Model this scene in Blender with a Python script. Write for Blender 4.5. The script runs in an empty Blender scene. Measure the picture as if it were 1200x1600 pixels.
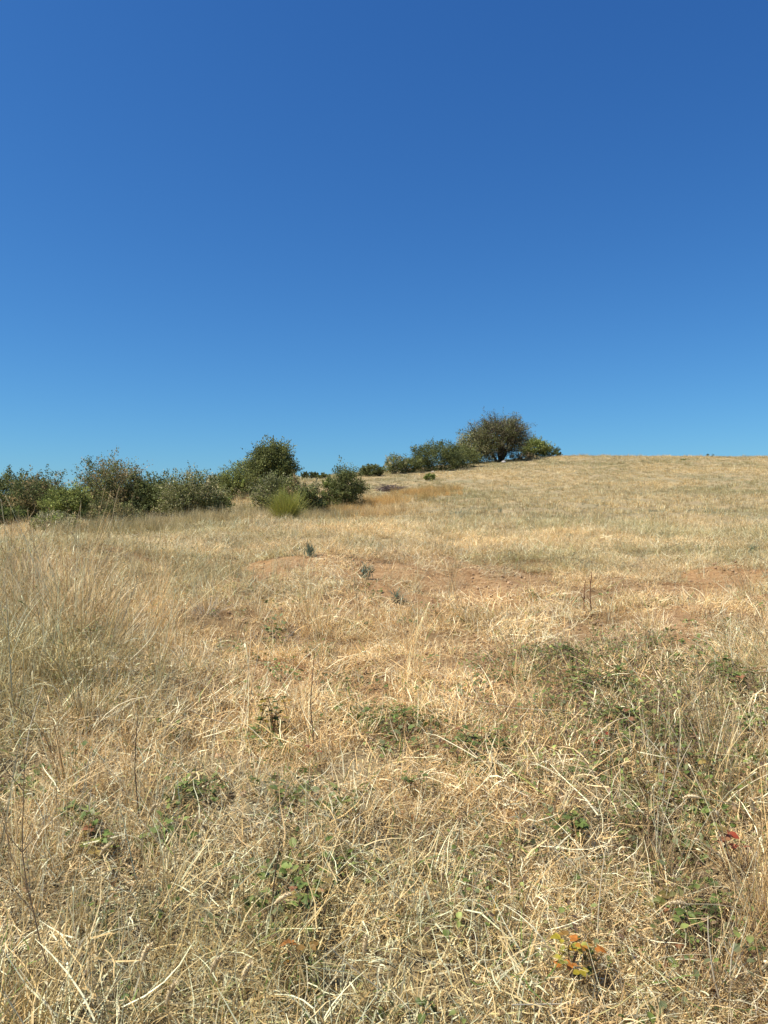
import bpy, math
import numpy as np

RAD = math.radians
rng = np.random.default_rng(7)
scene = bpy.context.scene
COL = scene.collection

# ------------------------------------------------------------------ camera
CAM_Z = 1.5
F = 1202.3            # focal length in photograph pixels (1200 x 1600)
cam = bpy.data.cameras.new('camera')
cam.sensor_fit = 'VERTICAL'; cam.sensor_height = 34.6; cam.sensor_width = 25.95; cam.lens = 26.0
cam.clip_start = 0.05; cam.clip_end = 3000
cam_o = bpy.data.objects.new('camera', cam); COL.objects.link(cam_o)
cam_o.location = (0, 0, CAM_Z); cam_o.rotation_euler = (RAD(90), 0, 0)
scene.camera = cam_o

# ------------------------------------------------------------------ sky, sun, exposure
SUN_EL, SUN_AZ = RAD(56), RAD(252)      # azimuth clockwise from +Y: behind the camera, to the left
SKY_GAIN = (0.2081, 0.4926, 1.0381)
world = bpy.data.worlds.new('World'); scene.world = world; world.use_nodes = True
wn = world.node_tree.nodes; wl = world.node_tree.links
sky = wn.new('ShaderNodeTexSky'); sky.sky_type = 'NISHITA'; sky.sun_disc = False
sky.sun_elevation = SUN_EL; sky.sun_rotation = SUN_AZ
sky.altitude = 300; sky.air_density = 1.0; sky.dust_density = 0.3; sky.ozone_density = 3.0
sep = wn.new('ShaderNodeSeparateColor'); com = wn.new('ShaderNodeCombineColor')     # deep summer blue of the phone picture
wl.new(sky.outputs[0], sep.inputs[0])
for ch, gam in enumerate([1.173, 1.027, 0.803]):
    pw = wn.new('ShaderNodeMath'); pw.operation = 'POWER'; pw.inputs[1].default_value = gam
    ml = wn.new('ShaderNodeMath'); ml.operation = 'MULTIPLY'; 
    wl.new(sep.outputs[ch], pw.inputs[0]); wl.new(pw.outputs[0], ml.inputs[0]); wl.new(ml.outputs[0], com.inputs[ch])
    ml.inputs[1].default_value = SKY_GAIN[ch]
wl.new(com.outputs[0], wn['Background'].inputs['Color'])
wn['Background'].inputs['Strength'].default_value = 0.105
sun = bpy.data.lights.new('sun', 'SUN'); sun.energy = 4.9; sun.angle = RAD(0.53); sun.color = (1.0, 0.935, 0.84)
sun_o = bpy.data.objects.new('sun', sun); COL.objects.link(sun_o)
sun_o.rotation_euler = (math.pi / 2 - SUN_EL, 0, math.pi - SUN_AZ)
scene.view_settings.view_transform = 'Standard'; scene.view_settings.look = 'None'
scene.view_settings.exposure = 0.62; scene.view_settings.gamma = 1.0
scene.cycles.max_bounces = 6; scene.cycles.diffuse_bounces = 3; scene.cycles.transmission_bounces = 3

# ------------------------------------------------------------------ helpers: noise, terrain, picking
def _hash(ix, iy, seed):
    h = (ix.astype(np.int64) * 374761393 + iy.astype(np.int64) * 668265263 + seed * 1274126177) & 0xFFFFFFFF
    h = ((h ^ (h >> 13)) * 1274126177) & 0xFFFFFFFF
    return ((h ^ (h >> 16)) & 0xFFFF) / 65535.0
def vnoise(x, y, seed=0):
    ix = np.floor(x); iy = np.floor(y); fx = x - ix; fy = y - iy
    fx = fx * fx * (3 - 2 * fx); fy = fy * fy * (3 - 2 * fy)
    a = _hash(ix, iy, seed); b = _hash(ix + 1, iy, seed); c = _hash(ix, iy + 1, seed); d = _hash(ix + 1, iy + 1, seed)
    return (a * (1 - fx) + b * fx) * (1 - fy) + (c * (1 - fx) + d * fx) * fy
def fbm(x, y, scale, octs=3, seed=0):
    x = np.asarray(x, float); y = np.asarray(y, float)
    s = 0; a = 0.5; t = 0
    for o in range(octs):
        s = s + a * vnoise(x / scale * 2 ** o + 17.3 * o, y / scale * 2 ** o - 9.1 * o, seed + o); t += a; a *= 0.5
    return s / t
def sstep(a, b, x):
    t = np.clip((x - a) / (b - a), 0, 1); return t * t * (3 - 2 * t)

# survey points of the hillside: (photo column, photo row, metres ahead)
SURV = [(600,1600,2.15),(600,1400,2.75),(600,1200,3.85),(600,1050,5.6),(600,950,8.0),(600,890,11),(600,850,15.5),(600,822,23),(600,800,31),(600,772,44),(600,746,60),
        (1200,1600,2.25),(1200,1200,3.75),(1200,1000,6.0),(1200,900,10),(1200,850,16.5),(1200,800,28),(1200,760,46),(1200,726,68),(1200,714,84),
        (870,820,22),(870,870,13),(870,780,34),(870,742,56),(870,713,84),(1030,713,84),(785,722,76),(690,735,68),
        (0,1600,2.15),(0,1200,3.6),(0,1000,5.4),(0,900,8.6),(0,855,14),(0,830,20),(0,795,40),(0,780,60),
        (300,830,19),(300,806,28),(340,772,46),(340,758,62),(480,750,60),(450,812,29),(180,838,19)]
CP = [((px - 600) / F * Y, Y, CAM_Z + (800 - py) / F * Y) for px, py, Y in SURV]
CP += [(0,0,-0.02),(-3,0,0.0),(3,0,0.02),(0,-6,-0.3),(-8,-6,-0.3),(8,-6,-0.2),(-14,8,0.75),(14,8,0.75),(-25,30,1.3),(30,30,2.1),
       (60,80,7.2),(-60,60,2.4),(-50,90,3.0),(0,100,5.6),(30,112,6.6),(60,115,6.3),(-90,30,1.0),(90,30,2.5),(0,-60,-2),(-90,-40,-2),(90,-40,-1)]
CP = np.array(CP)
def _U(r2): return np.where(r2 > 1e-12, r2 * np.log(r2 + 1e-12), 0.0)
_n = len(CP)
_d2 = ((CP[:, None, :2] - CP[None, :, :2]) ** 2).sum(-1)
_A = np.zeros((_n + 3, _n + 3)); _A[:_n, :_n] = _U(_d2) + np.eye(_n) * 2.0
_A[:_n, _n] = 1; _A[:_n, _n + 1:] = CP[:, :2]; _A[_n, :_n] = 1; _A[_n + 1:, :_n] = CP[:, :2].T
_w = np.linalg.solve(_A, np.r_[CP[:, 2], 0, 0, 0])
def H0(x, y):
    x = np.asarray(x, float); y = np.asarray(y, float); z = _w[_n] + _w[_n + 1] * x + _w[_n + 2] * y
    for i in range(_n): z = z + _w[i] * _U((x - CP[i, 0]) ** 2 + (y - CP[i, 1]) ** 2)
    return z
def H(x, y):
    x = np.asarray(x, float); y = np.asarray(y, float)
    r = np.hypot(x, y)
    z = H0(np.clip(x, -120, 120), np.clip(y, -80, 130))
    z = z + (-6 - z) * sstep(105, 230, r)
    z = z + (fbm(x, y, 0.8, 4, 3) - 0.5) * 0.19 * sstep(0.6, 2, r) * (1 - 0.4 * sstep(10, 20, r))
    for dx_, dy_, rr_, dd_ in ((.36, 2.9, .2, .09), (1.02, 3.05, .26, .12), (1.15, 2.65, .16, .08), (-.3, 2.6, .16, .07), (-1.0, 4.1, .3, .08), (.85, 4.3, .35, .08), (-1.6, 6.2, .5, .10)):
        z = z - dd_ * np.exp(-((x - dx_) ** 2 + (y - dy_) ** 2) / rr_ ** 2)
    z = z + (fbm(x, y, 2.1, 2, 31) - 0.5) * 0.26 * sstep(1.8, 4, r) * (1 - sstep(11, 15, r))
    lip = y - 10.2 - 2.2 * (fbm(x, y * 0, 3.5, 2, 35) - 0.5)
    z = z + 0.17 * np.exp(-(lip / 1.5) ** 2) * sstep(.25, .6, fbm(x, y, 2.6, 2, 37))
    z = z + (fbm(x, y, 6.0, 2, 9) - 0.5) * 0.20 * sstep(8, 18, r) * (1 - sstep(62, 80, r))
    z = z + (fbm(x, y, 14.0, 2, 12) - 0.5) * 0.30 * sstep(60, 80, r)
    return z
_T = np.geomspace(1.5, 160, 2500)
def at(px, py):
    dx = (px - 600) / F; dz = (800 - py) / F
    below = (CAM_Z + dz * _T) < H(dx * _T, _T)
    Y = _T[np.argmax(below)] if below.any() else 90.0
    return np.array([dx * Y, Y, float(H(dx * Y, Y))])
def at_y(px, Y):
    x = (px - 600) / F * Y
    return np.array([x, Y, float(H(x, Y))])
def project(p):
    return 600 + F * p[..., 0] / p[..., 1], 800 - F * (p[..., 2] - CAM_Z) / p[..., 1]

# ------------------------------------------------------------------ helpers: objects
def link_mesh(name, V, Fc, mat, parent=None, cols=None, smooth=False, link=True):
    me = bpy.data.meshes.new(name)
    V = np.asarray(V, np.float32); nv = len(V)
    me.vertices.add(nv); me.vertices.foreach_set('co', V.ravel())
    Fc = np.asarray(Fc, np.int32); k = Fc.shape[1]; nf = len(Fc)
    me.loops.add(nf * k); me.loops.foreach_set('vertex_index', Fc.ravel())
    me.polygons.add(nf); me.polygons.foreach_set('loop_start', np.arange(0, nf * k, k, dtype=np.int32))
    if smooth: me.polygons.foreach_set('use_smooth', np.ones(nf, bool))
    me.update(calc_edges=True)
    if cols is not None:
        a = me.color_attributes.new('tone', 'FLOAT_COLOR', 'POINT')
        a.data.foreach_set('color', np.c_[cols, np.ones(nv)].astype(np.float32).ravel())
    me.materials.append(mat)
    o = bpy.data.objects.new(name, me)
    if link: COL.objects.link(o)
    if parent is not None: o.parent = parent
    return o
def thing(name, label, cat, loc, group=None, rz=0.0):
    o = bpy.data.objects.new(name, None); COL.objects.link(o); o.empty_display_size = 0.1
    o.location = loc; o.rotation_euler = (0, 0, rz); tag(o, label, cat, group); return o
def tag(o, label, cat, group=None):
    o['label'] = label; o['category'] = cat
    if group: o['group'] = group
class MB:
    """collects quads with a colour per vertex"""
    def __init__(s): s.V = []; s.F = []; s.C = []; s.n = 0
    def add(s, V, Fc, C):
        V = np.asarray(V, float).reshape(-1, 3); s.V.append(V); s.F.append(np.asarray(Fc, int) + s.n)
        C = np.asarray(C, float)
        if C.ndim == 1: C = np.tile(C, (len(V), 1))
        s.C.append(C); s.n += len(V)
    def build(s, name, mat, parent=None, smooth=False, link=True):
        return link_mesh(name, np.concatenate(s.V), np.concatenate(s.F), mat, parent, np.concatenate(s.C), smooth, link)

# ------------------------------------------------------------------ materials
def tone_material(name, translucent=0.25, rough=0.7, var=0.35, spec=0.2, tints=None):
    """colour from the mesh's own per-leaf tone, varied per copy; thin faces let some light through"""
    m = bpy.data.materials.new(name); m.use_nodes = True; nt = m.node_tree; N = nt.nodes; L = nt.links
    N.clear(); out = N.new('ShaderNodeOutputMaterial')
    at_ = N.new('ShaderNodeAttribute'); at_.attribute_name = 'tone'
    col = at_.outputs['Color']
    oi = N.new('ShaderNodeObjectInfo')
    hsv = N.new('ShaderNodeHueSaturation')
    mr = N.new('ShaderNodeMapRange'); mr.inputs['To Min'].default_value = 1 - var; mr.inputs['To Max'].default_value = 1 + var
    L.new(oi.outputs['Random'], mr.inputs['Value']); L.new(mr.outputs[0], hsv.inputs['Value']); L.new(col, hsv.inputs['Color'])
    col = hsv.outputs[0]
    if tints:
        ta = N.new('ShaderNodeAttribute'); ta.attribute_type = 'INSTANCER'; ta.attribute_name = 'tint'
        rp = N.new('ShaderNodeValToRGB'); rp.color_ramp.elements[0].position = 0.25; rp.color_ramp.elements[1].position = 0.75
        rp.color_ramp.elements[0].color = (*tints[0], 1); rp.color_ramp.elements[1].color = (*tints[-1], 1)
        for i, c in enumerate(tints[1:-1]):
            e = rp.color_ramp.elements.new(0.25 + 0.5 * (i + 1) / (len(tints) - 1)); e.color = (*c, 1)
        mx = N.new('ShaderNodeMix'); mx.data_type = 'RGBA'; mx.blend_type = 'MULTIPLY'; mx.inputs[0].default_value = 1.0
        L.new(ta.outputs['Fac'], rp.inputs[0]); L.new(col, mx.inputs[6]); L.new(rp.outputs[0], mx.inputs[7]); col = mx.outputs[2]
    p = N.new('ShaderNodeBsdfPrincipled'); p.inputs['Roughness'].default_value = rough; p.inputs['Specular IOR Level'].default_value = spec
    L.new(col, p.inputs['Base Color'])
    if translucent > 0:
        tr = N.new('ShaderNodeBsdfTranslucent'); L.new(col, tr.inputs['Color'])
        ms = N.new('ShaderNodeMixShader'); ms.inputs[0].default_value = translucent
        L.new(p.outputs[0], ms.inputs[1]); L.new(tr.outputs[0], ms.inputs[2]); L.new(ms.outputs[0], out.inputs[0])
    else: L.new(p.outputs[0], out.inputs[0])
    return m
STRAW_TINTS = [(0.78, 0.83, 0.75), (0.98, 0.99, 0.97), (1.14, 1.09, 0.98)]
M_STRAW = tone_material('straw', 0.22, 0.6, 0.22, 0.25, STRAW_TINTS)
M_STALK = tone_material('dry_stalk', 0.1, 0.6, 0.1, 0.25)
M_WEED = tone_material('green_leaf', 0.3, 0.55, 0.2, 0.3)
M_LEAF = tone_material('shrub_leaf', 0.32, 0.7, 0.08, 0.1)
M_BARK = tone_material('bark', 0.0, 0.9, 0.05, 0.1)

def ground_material():
    m = bpy.data.materials.new('dry_hillside'); m.use_nodes = True; nt = m.node_tree; N = nt.nodes; L = nt.links
    p = N['Principled BSDF']; p.inputs['Roughness'].default_value = 0.95; p.inputs['Specular IOR Level'].default_value = 0.1
    tc = N.new('ShaderNodeTexCoord')
    def noise(scale, detail=4, rough=0.6, src=None):
        n = N.new('ShaderNodeTexNoise'); n.inputs['Scale'].default_value = scale; n.inputs['Detail'].default_value = detail
        n.inputs['Roughness'].default_value = rough; L.new(src or tc.outputs['Object'], n.inputs['Vector']); return n.outputs['Fac']
    def ramp(fac, stops):
        r = N.new('ShaderNodeValToRGB'); els = r.color_ramp.elements
        els[0].position, els[0].color = stops[0][0], (*stops[0][1], 1); els[1].position, els[1].color = stops[-1][0], (*stops[-1][1], 1)
        for pos, c in stops[1:-1]: e = els.new(pos); e.color = (*c, 1)
        L.new(fac, r.inputs[0]); return r.outputs[0]
    def mix(fac, a, b):
        x = N.new('ShaderNodeMix'); x.data_type = 'RGBA'; L.new(fac, x.inputs[0]); L.new(a, x.inputs[6]); L.new(b, x.inputs[7]); return x.outputs[2]
    soil = ramp(noise(9, 6, 0.7), [(0.3, (0.20, 0.115, 0.05)), (0.5, (0.38, 0.232, 0.112)), (0.7, (0.49, 0.325, 0.17))])
    straw = ramp(noise(38, 6, 0.75), [(0.3, (0.17, 0.13, 0.07)), (0.5, (0.34, 0.265, 0.145)), (0.68, (0.56, 0.455, 0.27))])
    big = ramp(noise(0.32, 5, 0.6), [(0.34, (0.74, 0.82, 0.80)), (0.5, (1, 1, 1)), (0.66, (1.12, 1.06, 0.95))])
    cover = N.new('ShaderNodeAttribute'); cover.attribute_name = 'straw_cover'
    brk = N.new('ShaderNodeMath'); brk.operation = 'ADD'; L.new(cover.outputs['Fac'], brk.inputs[0])
    sc = N.new('ShaderNodeMapRange'); sc.inputs['To Min'].default_value = -0.5; sc.inputs['To Max'].default_value = 0.5
    L.new(noise(5.5, 6, 0.7), sc.inputs['Value']); L.new(sc.outputs[0], brk.inputs[1])
    st = N.new('ShaderNodeMapRange'); st.interpolation_type = 'SMOOTHSTEP'; st.inputs['From Min'].default_value = 0.35; st.inputs['From Max'].default_value = 0.65
    L.new(brk.outputs[0], st.inputs['Value'])
    c = mix(st.outputs[0], soil, straw)
    mu = N.new('ShaderNodeMix'); mu.data_type = 'RGBA'; mu.blend_type = 'MULTIPLY'; mu.inputs[0].default_value = 1
    L.new(c, mu.inputs[6]); L.new(big, mu.inputs[7]); L.new(mu.outputs[2], p.inputs['Base Color'])
    b = N.new('ShaderNodeBump'); b.inputs['Strength'].default_value = 0.9; b.inputs['Distance'].default_value = 0.04
    L.new(noise(45, 6, 0.75), b.inputs['Height']); L.new(b.outputs[0], p.inputs['Normal'])
    return m

# ------------------------------------------------------------------ cover maps shared by soil and plants (metres)
def blobs(x, y, L):
    s = np.zeros_like(np.asarray(x, float))
    for px, py, r, a in L:
        c = BL.setdefault((px, py), at(px, py)); ry = r * (1.0 + 0.03 * c[1])
        s = np.maximum(s, a * np.exp(-(((x - c[0]) / r) ** 2 + ((y - c[1]) / ry) ** 2)))
    return s
BL = {}
BARE = [(640,1000,.8,.7),(760,1020,.55,.65),(950,980,1.0,.62),(1150,960,.8,.55),(470,1060,.4,.55),(700,1150,.22,.5),(500,925,2.6,.62),(700,930,2.6,.55),(560,1040,1.1,.72),(400,1000,.9,.72),(520,1100,.5,.6),(1100,925,1.8,.65),(850,950,1.4,.55),(300,900,1.6,.4),(680,1090,.6,.45),(520,1130,.4,.4),(600,905,1.4,.9),(760,900,1.5,.9),(480,890,1.0,.8),(560,955,.8,.9),(430,985,.5,1),(650,1040,.42,1),(1130,905,1.1,.9),(920,920,1.0,.75),(850,1000,.6,.75),(720,960,.7,.6),
        (840,1240,.16,.8),(790,1270,.12,.6),(620,1240,.12,.6),(380,1010,.5,.7),(560,1010,.5,.6),(1020,960,.8,.6),(680,890,1.6,.7),(560,1120,.2,.4),(780,1060,.3,.6),(340,940,.5,.6),(930,1010,.4,.7)]
GREEN = [(880,1040,.35,1),(950,1100,.45,1),(1010,1180,.35,.9),(1120,1090,.5,.9),(1180,1160,.4,1),(1080,1250,.3,.8),(960,1240,.25,.7),(600,1140,.3,.9),(640,1150,.16,1),(740,1200,.17,1),
         (420,1160,.16,1),(400,1230,.16,.9),(310,1255,.16,.9),(430,1280,.18,.8),(110,1300,.18,.8),(170,1340,.14,.7),(470,1470,.16,1),(450,1510,.12,.8),(560,1090,.3,.5),(820,1070,.3,.4),
         (1040,1450,.2,.9),(1120,1480,.14,.8),(980,1420,.15,.6),(890,1320,.12,.7),(180,1030,.3,.5),(120,950,.5,.4),(190,1440,.1,.6),(640,1250,.1,.7),(770,1330,.2,.4),(700,1380,.2,.4),(1000,1020,.4,.6),(30,1240,.2,.5),(1170,1060,.4,.8)]
TALL = [(60,930,1.3,1),(0,1000,1.0,1),(130,1000,.7,.8),(0,1150,.6,1),(60,1250,.35,.6),(0,1400,.35,1),(60,1500,.3,.9),(0,1600,.3,1),(150,1560,.2,.6),(1210,1060,.45,.35),(1200,1250,.4,1),(1200,1450,.35,1),
        (1130,1350,.25,.6),(1180,1580,.25,.8),(220,1150,.25,.3),(500,970,.25,.6),(320,950,.25,.5),(240,900,.6,.3),(950,1300,.2,.3)]
GOLDEN = np.array([(0.68, 0.55, 0.31), (0.60, 0.45, 0.22), (0.78, 0.68, 0.46), (0.50, 0.35, 0.16), (0.62, 0.56, 0.40), (0.36, 0.25, 0.13)])
HIGH = [(20,960,.9,1),(90,930,.8,.9),(-60,1000,1.2,1),(160,905,.6,.5),(-20,1120,.5,.8),(60,1060,.5,.5),(200,960,.4,.3),(1260,1120,.3,.5),(1250,1280,.3,.6),(-30,1350,.2,.7)]
TANGLE = [(1000,1080,.6,.8),(1130,1200,.5,.8),(1150,1400,.3,.8),(1180,1480,.25,.8),(1190,1580,.2,.7),(1080,1180,.45,.9),(900,1180,.25,.7),(880,1050,.35,.9),(950,1110,.45,1),(1010,1190,.35,1),(1120,1110,.55,.9),(1190,1180,.4,.9),(1080,1270,.35,.9),(960,1260,.3,.9),(1000,1350,.25,.8),(1120,1430,.25,.9),(1160,1330,.25,.7),(930,1400,.18,.5),(700,1390,.2,.6),(1050,1490,.2,.7),(640,1150,.2,.6),(740,1200,.15,.7),(470,1480,.14,.6)]
def straw_cover(x, y):
    r = np.hypot(x, y)
    return np.clip(0.62 + 0.25 * (fbm(x, y, 1.6, 3, 21) - 0.5) * 2 + 0.35 * sstep(12, 22, r) - 0.75 * blobs(x, y, BARE) + 0.5 * blobs(x, y, TALL), 0.02, 1.0)

# ------------------------------------------------------------------ ground sheet
def build_ground():
    R = np.r_[0.0, np.geomspace(0.4, 1.4, 14, endpoint=False), np.geomspace(1.4, 16, 300, endpoint=False), np.geomspace(16, 120, 170, endpoint=False), np.geomspace(120, 1500, 40)]
    ang = np.concatenate([np.linspace(-0.62, 0.62, 420, endpoint=False), np.linspace(0.62, 2 * np.pi - 0.62, 130, endpoint=False)])
    na = len(ang); nr = len(R)
    rr, aa = np.meshgrid(R[1:], ang, indexing='ij')
    x = rr * np.sin(aa); y = rr * np.cos(aa)
    V = np.c_[x.ravel(), y.ravel(), H(x.ravel(), y.ravel())]
    V = np.vstack([V, [[0, 0, float(H(0.0, 0.0))]]])
    i = np.arange(nr - 2)[:, None]; j = np.arange(na)[None, :]; j2 = (j + 1) % na
    Fq = np.stack([i * na + j, i * na + j2, (i + 1) * na + j2, (i + 1) * na + j], -1).reshape(-1, 4)[:, ::-1]
    ctr = len(V) - 1
    Fc = np.array([[ctr, k, (k + 1) % na, ctr] for k in range(na)])
    o = link_mesh('ground', V, Fq, ground_material(), smooth=True)
    a = o.data.attributes.new('straw_cover', 'FLOAT', 'POINT'); a.data.foreach_set('value', straw_cover(V[:, 0], V[:, 1]).astype(np.float32))
    o['kind'] = 'structure'
build_ground()

# ------------------------------------------------------------------ grass pieces
PAL_STRAW = np.array([(0.62, 0.50, 0.29), (0.55, 0.41, 0.21), (0.47, 0.34, 0.16), (0.40, 0.28, 0.13), (0.30, 0.20, 0.09), (0.52, 0.47, 0.34), (0.42, 0.38, 0.28), (0.78, 0.70, 0.50), (0.22, 0.17, 0.12), (0.38, 0.36, 0.17)])
W_STRAW = np.array([.21, .18, .13, .08, .05, .08, .05, .18, .03, .05])
PAL_STRAW = np.clip(PAL_STRAW * np.array([1.24, 1.175, 1.11]), 0, .88)
PAL_GREEN = np.array([(0.11, 0.155, 0.035), (0.16, 0.205, 0.05), (0.22, 0.26, 0.07), (0.18, 0.20, 0.09)])
def pick(pal, n, w=None, jit=0.12):
    c = pal[rng.choice(len(pal), n, p=None if w is None else w / w.sum())]
    return c * (1 + jit * rng.standard_normal((n, 1)).clip(-2, 2))
def blades(mb, base, az, lean, curve, length, width, cols, segs=3, kink=0.0):
    n = len(base); t = np.linspace(0, 1, segs + 1)
    th = lean[:, None] + curve[:, None] * t[None]
    azs = az[:, None] + kink * np.cumsum(rng.standard_normal((n, segs + 1)), 1)
    step = (length / segs)[:, None]
    dx = np.sin(th) * np.cos(azs) * step; dy = np.sin(th) * np.sin(azs) * step; dz = np.cos(th) * step
    P = np.zeros((n, segs + 1, 3)); P[:, 0] = base
    P[:, 1:] = base[:, None] + np.cumsum(np.stack([dx, dy, dz], -1)[:, :-1], 1)
    tw = az + np.pi / 2 + rng.uniform(-0.9, 0.9, n); up = rng.uniform(-0.5, 0.5, n)
    wd = np.stack([np.cos(tw), np.sin(tw), up], -1); wd /= np.linalg.norm(wd, axis=1, keepdims=True)
    w = width[:, None] * (1 - 0.75 * t[None] ** 1.5) * 0.5
    A = P - wd[:, None] * w[..., None]; B = P + wd[:, None] * w[..., None]
    V = np.stack([A, B], 2).reshape(n, -1, 3)                 # per blade 2*(segs+1)
    k = 2 * (segs + 1)
    f = np.array([[2 * s, 2 * s + 1, 2 * s + 3, 2 * s + 2] for s in range(segs)])
    Fc = (np.arange(n)[:, None, None] * k + f[None]).reshape(-1, 4)
    C = np.repeat(cols, k, 0)
    mb.add(V.reshape(-1, 3), Fc, C)
    return P
U = rng.uniform
def litter_piece(n=520, R=0.30, green=0.05, wmin=0.0012, wmax=0.0052):
    mb = MB(); r = R * np.sqrt(U(0, 1, n)); a = U(0, 2 * np.pi, n)
    base = np.c_[r * np.cos(a), r * np.sin(a), np.abs(rng.normal(0.012, 0.024, n))]
    main = U(0, 6.28)
    az = np.where(U(0, 1, n) < 0.35, main + rng.normal(0, 0.5, n), U(0, 2 * np.pi, n))
    cols = pick(PAL_STRAW, n, W_STRAW); g = U(0, 1, n) < green; cols[g] = pick(PAL_GREEN, g.sum()) * 1.3
    blades(mb, base, az, rng.normal(1.22, 0.36, n), rng.normal(0.25, 0.65, n), 0.025 + 0.20 * U(0, 1, n) ** 2.2, U(wmin, wmax, n), cols, 4, 0.24)
    m = n // 3; r = R * np.sqrt(U(0, 1, m)); a = U(0, 2 * np.pi, m)      # short upright stubs and flakes
    blades(mb, np.c_[r * np.cos(a), r * np.sin(a), np.zeros(m)], U(0, 6.28, m), np.abs(rng.normal(0.5, 0.4, m)), rng.normal(0.5, 0.7, m), U(0.03, 0.10, m), U(wmin, wmax * 1.3, m), pick(PAL_STRAW, m, W_STRAW), 3, 0.1)
    return mb
def tuft_piece(n=70, R=0.07, hmin=0.12, hmax=0.35, lean=0.35, curve=0.7, wmin=0.0016, wmax=0.0042, pal=PAL_STRAW, w=W_STRAW, segs=4):
    mb = MB(); r = R * np.sqrt(U(0, 1, n)); a = U(0, 2 * np.pi, n)
    base = np.c_[r * np.cos(a), r * np.sin(a), np.full(n, -0.01)]
    az = a + rng.normal(0, 0.9, n)
    blades(mb, base, az, np.abs(rng.normal(0, lean, n)), rng.normal(curve, 0.5, n), U(hmin, hmax, n), U(wmin, wmax, n), pick(pal, n, w), segs, 0.07)
    return mb
def lump(mb, P, rad, cols, sides=5):
    """closed-ish tube along a path with varying radius (seed heads, stems, trunks)"""
    P = np.asarray(P, float); rad = np.asarray(rad, float); n = len(P)
    T = np.gradient(P, axis=0); T /= np.linalg.norm(T, axis=1, keepdims=True) + 1e-9
    ref = np.where(np.abs(T[:, 2:3]) > 0.9, np.array([[1., 0, 0]]), np.array([[0, 0, 1.]]))
    X = np.cross(T, ref); X /= np.linalg.norm(X, axis=1, keepdims=True); Yv = np.cross(T, X)
    a = np.linspace(0, 2 * np.pi, sides, endpoint=False)
    V = P[:, None] + rad[:, None, None] * (X[:, None] * np.cos(a)[None, :, None] + Yv[:, None] * np.sin(a)[None, :, None])
    i = np.arange(n - 1)[:, None]; j = np.arange(sides)[None]; j2 = (j + 1) % sides
    Fc = np.stack([i * sides + j, i * sides + j2, (i + 1) * sides + j2, (i + 1) * sides + j], -1).reshape(-1, 4)
    C = np.asarray(cols, float); C = np.repeat(C, sides, 0) if C.ndim == 2 else C
    mb.add(V.reshape(-1, 3), Fc, C)
def flowering_piece(n=16, h=0.6):
    """tall loose dry stems carrying small seed heads"""
    mb = tuft_piece(26, 0.05, 0.12, 0.4, 0.4, 0.6)
    for k in range(n):
        a = U(0, 6.28); ln = abs(rng.normal(0, 0.22)); L = h * U(0.6, 1.1); t = np.linspace(0, 1, 6)
        th = ln + rng.normal(0.25, 0.3) * t ** 2
        st = L / 5
        P = np.c_[np.cumsum(np.sin(th) * np.cos(a) * st), np.cumsum(np.sin(th) * np.sin(a) * st), np.cumsum(np.cos(th) * st) - st] + [U(-.05, .05), U(-.05, .05), 0]
        c = pick(PAL_STRAW, 1, W_STRAW)[0]
        lump(mb, P, np.linspace(0.0019, 0.0011, 6), c * 1.1, 3)
        if U() < 0.65:
            d = P[-1] - P[-2]; d /= np.linalg.norm(d); hl = U(0.025, 0.06)
            Q = P[-1] + d * np.linspace(0, hl, 5)[:, None] + np.array([0, 0, -1]) * (np.linspace(0, 1, 5)[:, None] ** 2) * hl * 0.3
            lump(mb, Q, np.array([.001, .003, .0036, .0028, .0006]) * U(.8, 1.3), c * 1.08, 4)
    return mb
def leaf(mb, pos, direction, normal, L, W, col, fold=None):
    """one ovate leaflet, folded along its midrib"""
    d = direction / (np.linalg.norm(direction) + 1e-9); s = np.cross(d, normal); s /= np.linalg.norm(s) + 1e-9; n = np.cross(s, d)
    fold = U(.05, .55) if fold is None else fold; curl = U(.0, .4)
    prof = [(0, 0), (0.25, .42), (0.55, .5), (0.82, .28), (1.0, 0.02)]
    V = []
    for t, w in prof:
        m = pos + d * L * t - n * L * curl * t * t
        V += [m - s * W * w + n * W * w * fold, m, m + s * W * w + n * W * w * fold]
    f = []
    for k in range(4):
        o = 3 * k; f += [[o, o + 1, o + 4, o + 3], [o + 1, o + 2, o + 5, o + 4]]
    C = np.asarray(col) * U(.82, 1.18, (15, 1))
    if U() < .4: C[9:] = C[9:] * .45 + np.array([.30, .19, .09]) * .55 * U(.6, 1.2)
    mb.add(V, f, C)
def weed_piece(n=26, R=0.10, L=(0.015, 0.04), pal=PAL_GREEN, h=0.10):
    mb = MB()
    for k in range(n):
        r = R * math.sqrt(U()); a = U(0, 6.28); p = np.array([r * math.cos(a), r * math.sin(a), U(0.0, h)])
        d = np.array([math.cos(a + rng.normal(0, .9)), math.sin(a + rng.normal(0, .9)), U(-.3, .7)]); nn = np.array([rng.normal(0, .4), rng.normal(0, .4), 1.0])
        l = U(*L); leaf(mb, p, d, nn, l, l * U(.45, .75), pick(pal, 1, None, .2)[0])
    return mb

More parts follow.
